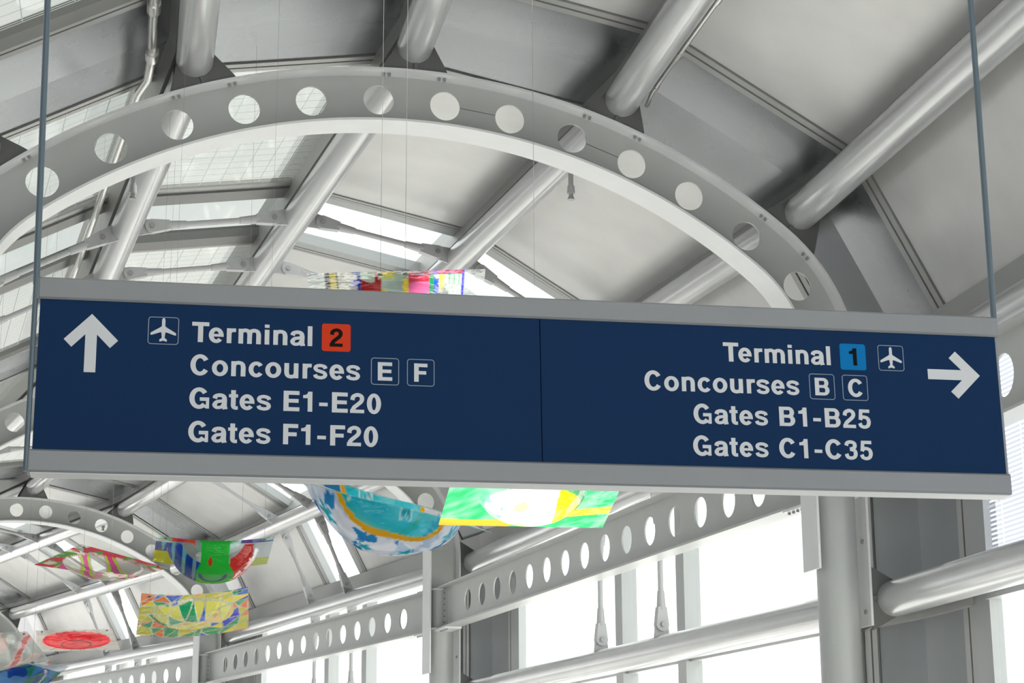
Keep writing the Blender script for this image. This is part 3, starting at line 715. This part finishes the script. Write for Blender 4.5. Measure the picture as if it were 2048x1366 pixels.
def boxed(u0, u1, v0, v1, parent, letter=None):
    w = 0.0024; a = rrect(u0, u1, v0, v1, 0.010); c_ = rrect(u0 + w, u1 - w, v0 + w, v1 - w, 0.010 - w); n = len(a)
    mb = MB(); mb.add([SP(p[0], p[1], 0.0012) for p in a] + [SP(p[0], p[1], 0.0012) for p in c_], [(i, (i + 1) % n, n + (i + 1) % n, n + i) for i in range(n)])
    if letter:
        o = mb.obj('letter_frame', 'outline', parent); cap = 0.0610; k = cap / 718
        xs = [q[0] for kd, p in GL[letter][1] for q in (p if kd == 'poly' else [z for pr_ in p for z in pr_])]
        m2 = MB(); glyphs(m2, letter, (u0 + u1) / 2 - (max(xs) - min(xs)) / 2 * k, (v0 + v1) / 2 - cap / 2, cap); l = m2.obj('letter', 'white', o); l['label'] = 'white letter %s' % letter
    else:
        o = mb.obj('pictogram_frame', 'outline', parent)
        half = [(0, .905), (.028, .895), (.05, .86), (.056, .80), (.056, .62), (.11, .575), (.40, .40), (.415, .375), (.415, .33), (.40, .315), (.37, .318), (.11, .41), (.065, .41), (.045, .225),
                (.06, .21), (.12, .165), (.125, .14), (.12, .105), (.10, .095), (.03, .12), (0, .13)]
        W_ = u1 - u0
        pts = [(x, y) for x, y in half] + [(-x, y) for x, y in reversed(half[1:-1])]
        MB().prism([SP((u0 + u1) / 2 + x * W_, v0 + y * W_, 0.0004) for x, y in pts], SN * 0.001).obj('airplane_pictogram', 'white', o)
tile(-0.7182, -0.6257, 0.1045, 0.1959, 'red', '2', PL, 'red rounded tile with black 2')
tile(1.0318, 1.1239, 0.1051, 0.1964, 'cyan', '1', PR, 'bright blue rounded tile with black 1')
boxed(-1.2659, -1.1700, 0.1068, 0.1967, PL)
boxed(1.1680, 1.2604, 0.1065, 0.1964, PR)
boxed(-0.5595, -0.4687, -0.0014, 0.0884, PL, 'E'); boxed(-0.4429, -0.3536, -0.0014, 0.0884, PL, 'F')
boxed(0.9168, 1.0066, -0.0014, 0.0874, PR, 'B'); boxed(1.0336, 1.1237, -0.0014, 0.0870, PR, 'C')
def arrow(cu, cv, du, dv, parent):
    s = 0.0178; L_ = 0.1893
    shape = [(0, 0), (-.0845, .0832), (-.1092, .0590), (-.0668, s), (-L_, s), (-L_, -s), (-.0668, -s), (-.1092, -.0590), (-.0845, -.0832)]
    MB().prism([SP(cu + x * du - y * dv, cv + x * dv + y * du, 0.0004) for x, y in shape], SN * 0.001).obj('direction_arrow', 'white', parent)
arrow(-1.4397, 0.1978, 0, 1, PL)
arrow(1.5330, 0.1003, 1, 0, PR)

# ------------------------------------------------------------------ slumped, painted acrylic sheets hung on wires
def art_mat():
    m = bpy.data.materials.new('painted_clear_sheet'); m.use_nodes = True; t = m.node_tree; t.nodes.clear(); N = t.nodes.new; L = t.links.new
    out = N('ShaderNodeOutputMaterial'); at = N('ShaderNodeAttribute'); at.attribute_name = 'paint'
    tr = N('ShaderNodeBsdfTransparent'); tl = N('ShaderNodeBsdfTranslucent'); df = N('ShaderNodeBsdfDiffuse'); gl = N('ShaderNodeBsdfGlossy'); gl.inputs['Roughness'].default_value = 0.06
    for n_ in (tr, tl, df): L(at.outputs['Color'], n_.inputs[0])
    a = N('ShaderNodeMixShader'); a.inputs[0].default_value = 0.12; L(tl.outputs[0], a.inputs[1]); L(df.outputs[0], a.inputs[2])
    b = N('ShaderNodeMixShader'); L(at.outputs['Alpha'], b.inputs[0]); L(tr.outputs[0], b.inputs[1]); L(a.outputs[0], b.inputs[2])
    fr = N('ShaderNodeLayerWeight'); fr.inputs[0].default_value = 0.25
    mp = N('ShaderNodeMapRange'); mp.inputs['To Min'].default_value = 0.04; mp.inputs['To Max'].default_value = 0.25; L(fr.outputs['Fresnel'], mp.inputs[0])
    nz_ = N('ShaderNodeTexNoise'); nz_.inputs['Scale'].default_value = 9; bp = N('ShaderNodeBump'); bp.inputs['Strength'].default_value = 0.35; bp.inputs['Distance'].default_value = 0.03
    L(nz_.outputs['Fac'], bp.inputs['Height']); L(bp.outputs[0], gl.inputs['Normal'])
    c_ = N('ShaderNodeMixShader'); L(mp.outputs[0], c_.inputs[0]); L(b.outputs[0], c_.inputs[1]); L(gl.outputs[0], c_.inputs[2]); L(c_.outputs[0], out.inputs[0])
    return m
M['art'] = art_mat()
def lin(c): return tuple((x / 255 / 12.92) if x / 255 <= 0.04045 else ((x / 255 + 0.055) / 1.055) ** 2.4 for x in c)
CLEAR = (*lin((238, 246, 242)), 0.12)
def hsh(i, j, s=0):
    x = math.sin(i * 127.1 + j * 311.7 + s * 74.7) * 43758.5453; return x - math.floor(x)
def vnoise(x, y, s=0):
    i, j = math.floor(x), math.floor(y); fx, fy = x - i, y - j; fx = fx * fx * (3 - 2 * fx); fy = fy * fy * (3 - 2 * fy)
    a = hsh(i, j, s) * (1 - fx) + hsh(i + 1, j, s) * fx; b = hsh(i, j + 1, s) * (1 - fx) + hsh(i + 1, j + 1, s) * fx
    return a * (1 - fy) + b * fy
def fbm(x, y, s=0): return 0.6 * vnoise(x, y, s) + 0.3 * vnoise(2.1 * x, 2.1 * y, s + 3) + 0.1 * vnoise(4.3 * x, 4.3 * y, s + 5)
def sheet(label, quad, depths, bowl, pattern, n=110, sag=0.0, lift=(0, 0, 0, 0), wires=((0.08, 0.08), (0.92, 0.08)), rim=0.72, wave=0.0):
    """quad: photo pixels of the four corners (u0v0, u1v0, u1v1, u0v1) at the given depths; bowl: how deep the middle hangs"""
    c = [pix(x, y, d) for (x, y), d in zip(quad, depths)]
    up = Vector((0, 0, 1)); base = (c[0] + c[1] + c[2] + c[3]) / 4
    def P(u, v):
        p = c[0] * (1 - u) * (1 - v) + c[1] * u * (1 - v) + c[2] * u * v + c[3] * (1 - u) * v
        x, y = 2 * u - 1, 2 * v - 1
        r = math.sqrt(x * x + y * y) / rim; k = max(0.0, 1 - r ** 2.6) ** 0.75
        z = -bowl * k - sag * (1 - x * x) * (0.5 + 0.5 * y * y) + wave * math.sin(9 * u + 2 * v) * (0.3 + k)
        return p + up * z, k
    vs, cols, ks = [], [], []
    for j in range(n + 1):
        for i in range(n + 1):
            u, v = i / n, j / n; p, k = P(u, v); vs.append(p); cols.append(pattern(u, v, k))
    fs = [(j * (n + 1) + i, j * (n + 1) + i + 1, (j + 1) * (n + 1) + i + 1, (j + 1) * (n + 1) + i) for j in range(n) for i in range(n)]
    t = thing('glass_art_sheet', label, 'hanging art', base, 'painted sheets hung under the roof')
    me = bpy.data.meshes.new('sheet'); me.from_pydata([tuple(p) for p in vs], [], fs)
    at = me.color_attributes.new('paint', 'FLOAT_COLOR', 'POINT')
    at.data.foreach_set('color', [x for c_ in cols for x in c_])
    for p in me.polygons: p.use_smooth = True
    me.materials.append(M['art'])
    o = bpy.data.objects.new('sheet', me); COL.objects.link(o); child(o, t)
    for (u, v) in wires:
        p, _ = P(u, v)
        top = roof_height(p) - 0.02
        MB().tube(p - up * 0.004, Vector((p.x, p.y, top)), 0.0016 if depths[0] < 15 else 0.0014, 6).obj('hanging_wire', 'wire', t)
        MB().tube(p - up * 0.006, p + up * 0.010, 0.016, 12).obj('grommet', 'gusset', t)
    return t
def mix(a, b, f): f = min(1, max(0, f)); return tuple(x * (1 - f) + y * f for x, y in zip(a, b))
def paint(c, a=0.75):
    m = sum(c) / 3; c = [min(255, max(0, m + (x - m) * 1.25)) for x in c]      # full-strength pigment
    return (*lin(c), min(1, a * 1.2))
# rainbow strip above the sign
def pat_rainbow(u, v, k):
    v = v * 2.6; w = fbm(u * 9, v * 4, 1); s = fbm(u * 22, v * 3, 2)
    if u < 0.10 or u > 0.885: return CLEAR
    if u < 0.125 or (0.155 < u < 0.165): return paint((40, 50, 20), 0.9)
    if u < 0.16: return paint((225, 205, 40))
    if u < 0.28: return paint((25, 60, 190)) if w + (u - 0.16) * 3 > 0.62 else paint((235, 235, 225), 0.3)
    if u < 0.295: return paint((25, 60, 170))
    if u < 0.41: return paint((165, 25, 35)) if v > 0.45 + 0.3 * math.sin(u * 40) * 0.4 or 0.375 < u < 0.40 else paint((200, 220, 205), 0.45)
    if v < 0.16 + 0.25 * (0.9 - u) and u > 0.6: return paint((140, 35, 85)) if s < 0.62 else paint((60, 60, 160))
    if u < 0.57: return paint((235, 215, 60)) if w > 0.52 else paint((205, 225, 215), 0.4)
    if u < 0.69: return paint((205, 40, 60)) if v < 0.55 else paint((230, 120, 170))
    if u < 0.715: return paint((20, 130, 90))
    if u < 0.745: return paint((40, 80, 190)) if w > .4 else paint((235, 240, 240), 0.3)
    if u < 0.78: return paint((225, 200, 90), 0.5) if s > 0.5 else CLEAR
    if u > 0.872: return paint((50, 50, 180))
    return paint((10, 130, 70)) if math.sin(u * 230) > 0.1 + v * 1.2 or v < 0.22 else paint((240, 245, 242), 0.25)
sheet('clear hanging sheet painted in rainbow stripes peeking over the sign top', [(614, 547), (971, 538), (962, 634), (628, 641)], [12.4, 12.4, 13.5, 13.5], 0.12, pat_rainbow, sag=0.0, rim=0.6,
      wires=((0.41, 0.06), (0.55, 0.06)))
# turquoise wave sheet
def flower(u, v, cu, cv, r):
    x, y = (u - cu) / r, (v - cv) / r; d = math.hypot(x, y); a = math.atan2(y, x); R = 0.75 + 0.25 * math.cos(5 * a)
    return 2 if d < 0.25 else (1 if abs(d - R) < 0.13 else (3 if d < R else 0))
def pat_wave(u, v, k):
    w = fbm(u * 5, v * 16, 3)
    for (cu, cv, r) in ((0.20, 0.72, .06), (0.62, 0.66, .06), (0.84, 0.72, .05), (0.12, 0.06, .05), (0.42, 0.05, .05), (0.60, 0.95, .045), (0.8, 0.08, .04), (0.4, 0.70, .05), (0.3, 0.94, .04)):
        f = flower(u, v, cu, cv, r)
        if f == 1: return paint((235, 250, 250), 0.4)
        if f in (2, 3) and cv > 0.5: return paint((40, 170, 185), 0.6)
    y = 0.36 + 0.045 * math.sin(u * 6.5 + 0.6) + 0.02 * math.sin(u * 15)
    d = y - abs(v - 0.5)
    if abs(d) < 0.016: return paint((250, 175, 25), 0.9)
    if d < 0: return paint(mix((40, 190, 205), (140, 225, 232), (w - 0.35) * 2.2), 0.55)
    if fbm(u * 14, v * 10, 8) > 0.66: return paint((50, 140, 190), 0.6)
    return paint((246, 246, 252), 0.5)
sheet('turquoise hanging glass sheet with orange wave and deep drooping belly below the sign', [(612, 946), (888, 1026), (985, 1064), (566, 954)], [13.2, 13.4, 12.9, 12.8], 0.375, pat_wave, rim=0.90, wave=0.024,
      wires=())
# green and yellow sheet
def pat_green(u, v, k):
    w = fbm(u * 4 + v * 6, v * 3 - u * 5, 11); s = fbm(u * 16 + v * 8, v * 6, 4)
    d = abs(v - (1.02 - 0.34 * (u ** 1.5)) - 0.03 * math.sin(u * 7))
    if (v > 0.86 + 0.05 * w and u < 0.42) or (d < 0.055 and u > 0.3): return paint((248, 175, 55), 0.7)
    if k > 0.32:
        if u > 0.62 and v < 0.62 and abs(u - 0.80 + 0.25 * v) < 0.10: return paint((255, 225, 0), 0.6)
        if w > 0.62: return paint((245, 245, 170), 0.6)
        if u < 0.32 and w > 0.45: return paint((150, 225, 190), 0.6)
        return paint((255, 255, 248), 0.7)  # white put in for the bowl's sunlit glare
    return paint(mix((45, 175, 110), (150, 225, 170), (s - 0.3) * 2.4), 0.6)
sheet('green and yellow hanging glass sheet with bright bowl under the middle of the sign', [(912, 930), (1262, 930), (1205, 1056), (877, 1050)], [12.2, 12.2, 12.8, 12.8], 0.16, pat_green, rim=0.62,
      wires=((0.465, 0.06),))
# pink and green sheet
def pat_pink(u, v, k):
    w = fbm(u * 5, v * 5, 21); s = fbm(u * 11, v * 11, 5)
    if u < 0.10 and v < 0.16: return CLEAR
    if k < 0.06 and (v < 0.16 or u < 0.2): return paint((225, 60, 85), 0.7) if w > 0.55 else (paint((110, 170, 70), 0.7) if s > 0.45 else paint((230, 225, 215), 0.4))
    if 0.06 < k < 0.10: return paint((190, 60, 90), 0.7)
    band = math.sin((u * 1.3 - v) * 13 + 4 * w)
    if band > 0.80: return paint((225, 95, 165), 0.55)
    if band > 0.25: return paint((185, 215, 80), 0.55)
    if band > 0.0: return paint((235, 190, 215), 0.45)
    return paint((246, 244, 238), 0.3)
sheet('pink and lime hanging glass sheet at lower left, left of the smiling green one', [(162, 1088), (337, 1136), (262, 1158), (68, 1130)], [21.6, 21.2, 22.2, 22.6], 0.16, pat_pink, rim=0.8)
# green smile sheet
def pat_smile(u, v, k):
    w = fbm(u * 6, v * 6, 31)
    if 0.36 < u < 0.68 and v < 0.70 and abs(u - 0.51) < 0.17 - 0.05 * math.sin(v * 9):
        x, y = (u - 0.5) / 0.11, (v - 0.34) / 0.14
        if abs(math.hypot(x, y) - 1) < 0.16 and y > 0: return paint((10, 70, 120), 0.9)
        if math.hypot((u - 0.47) / 0.018, (v - 0.2) / 0.03) < 1: return paint((200, 60, 40), 0.8)
        return paint((40, 190, 70), 0.75)
    if v < 0.16: return paint((225, 60, 50), 0.8) if 0.13 < u < 0.33 and w > 0.3 else (paint((40, 75, 165), 0.7) if u > 0.72 and w > 0.4 else paint((190, 225, 215), 0.4))
    if u < 0.42 and 0.22 < v < 0.56: return paint((25, 75, 175), 0.8) if math.sin(u * 70) > -0.5 - (v - 0.3) * 2 else paint((150, 215, 240), 0.5)
    if 0.30 < u < 0.38 and v > 0.5: return paint((225, 80, 45), 0.75)
    if 0.64 < u < 0.84 and 0.2 < v < 0.62: return paint((215, 60, 50), 0.75) if w > 0.42 else paint((30, 80, 165), 0.7)
    if v > 0.5 and u < 0.6: return paint((220, 215, 70), 0.65)
    if v > 0.72: return paint((215, 225, 120), 0.5)
    return paint((228, 236, 240), 0.25)
sheet('hanging glass bowl sheet with green smiling face, blue and red patches', [(314, 1070), (549, 1073), (534, 1128), (306, 1122)], [18.4, 18.4, 19.1, 19.1], 0.30, pat_smile, sag=0.05, rim=0.78)
# triangle mosaic
tri_pts = [[(i + 0.85 * (hsh(i, j, 41) - 0.5)) / 8.0, (j + 0.85 * (hsh(i, j, 42) - 0.5)) / 6.0] for j in range(-1, 8) for i in range(-1, 10)]
TCOL = [(195, 190, 30), (240, 215, 20), (245, 125, 15), (0, 150, 85), (20, 45, 190), (225, 205, 40), (235, 140, 30), (0, 95, 200), (200, 195, 30), (0, 150, 100)]
def pat_tri(u, v, k):
    x, y = u * 8.0, v * 6.0; i, j = math.floor(x), math.floor(y); best = None
    for dj in (-1, 0, 1):
        for di in (-1, 0, 1):
            for half in (0, 1):
                def pt(a, b): q = tri_pts[(b + 1) % 9 * 11 + (a + 1) % 11]; return (q[0] * 8.0, q[1] * 6.0)
                a, b = i + di, j + dj
                A, B, C = (pt(a, b), pt(a + 1, b), pt(a, b + 1)) if half == 0 else (pt(a + 1, b), pt(a + 1, b + 1), pt(a, b + 1))
                d = (B[0] - A[0]) * (C[1] - A[1]) - (C[0] - A[0]) * (B[1] - A[1])
                if abs(d) < 1e-6: continue
                l1 = ((B[0] - x) * (C[1] - y) - (C[0] - x) * (B[1] - y)) / d; l2 = ((C[0] - x) * (A[1] - y) - (A[0] - x) * (C[1] - y)) / d; l3 = 1 - l1 - l2
                m = min(l1, l2, l3)
                if m >= -1e-6: best = (m, a, b, half)
    if best is None: return paint((240, 235, 200), 0.4)
    m, a, b, half = best
    if m < 0.04: return paint((240, 240, 215), 0.4)
    c_ = TCOL[int(hsh(a, b, 50 + half) * len(TCOL))]
    if k > 0.12: return paint(mix(c_, (255, 252, 190), 0.6 if c_[2] < 80 and c_[0] > 100 else 0.0), 0.7)
    if 0.0 < k: return paint((245, 245, 225), 0.4)
    return paint(c_, 0.9)
sheet('hanging glass sheet with orange, blue and green triangle mosaic at lower left', [(283, 1186), (497, 1173), (497, 1256), (272, 1270)], [20.2, 20.2, 19.3, 19.3], 0.16, pat_tri, sag=0.05, n=130, rim=0.74)
# red bowl
def pat_red(u, v, k):
    x, y = 2 * u - 1, 2 * v - 1; r = math.hypot(x, y); a = math.atan2(y, x)
    if r > 0.86 + 0.008 * math.sin(a * 23): return paint((120, 30, 35), 0.8) if abs(math.sin(a * 14 + 3 * hsh(int(a * 8), 1))) < 0.10 and r < 1.15 else paint((225, 218, 212), 0.45)
    if 0.34 < r < 0.40: return paint((120, 15, 25), 0.9)
    return paint((205, 25, 40) if fbm(u * 8, v * 8, 6) > 0.4 else (225, 60, 70), 0.8)
sheet('pale hanging glass sheet with a big red bowl at the lower left', [(71, 1261), (225, 1258), (240, 1299), (76, 1304)], [27.6, 27.6, 26.2, 26.2], 0.07, pat_red, rim=0.86)
# pinkish corner sheet and blue sheet
def pat_rose(u, v, k):
    w = fbm(u * 4 + v * 2, v * 4, 61); b = math.sin((u + v * 0.6) * 11 + 5 * w)
    return paint((205, 110, 105), 0.6) if b > 0.72 else (paint((225, 205, 200), 0.55) if b > -0.2 else paint((200, 205, 200), 0.4))
sheet('pale rose streaked hanging glass sheet cut by the left picture edge', [(-70, 1268), (54, 1263), (103, 1326), (-40, 1362)], [22.8, 22.8, 21.8, 21.8], 0.10, pat_rose)
def pat_blue(u, v, k):
    w = fbm(u * 7, v * 7, 71); s = fbm(u * 5, v * 5, 72)
    if u > 0.86 or v < 0.06: return paint((225, 232, 240), 0.35)
    return paint((25, 70, 150), 0.75) if w > 0.55 else (paint((40, 130, 110), 0.65) if s > 0.5 else paint((90, 150, 205), 0.6))
sheet('blue and green hanging glass sheet in the bottom left corner', [(-60, 1352), (70, 1322), (138, 1333), (30, 1420)], [20.8, 20.4, 20.8, 21.2], 0.10, pat_blue)
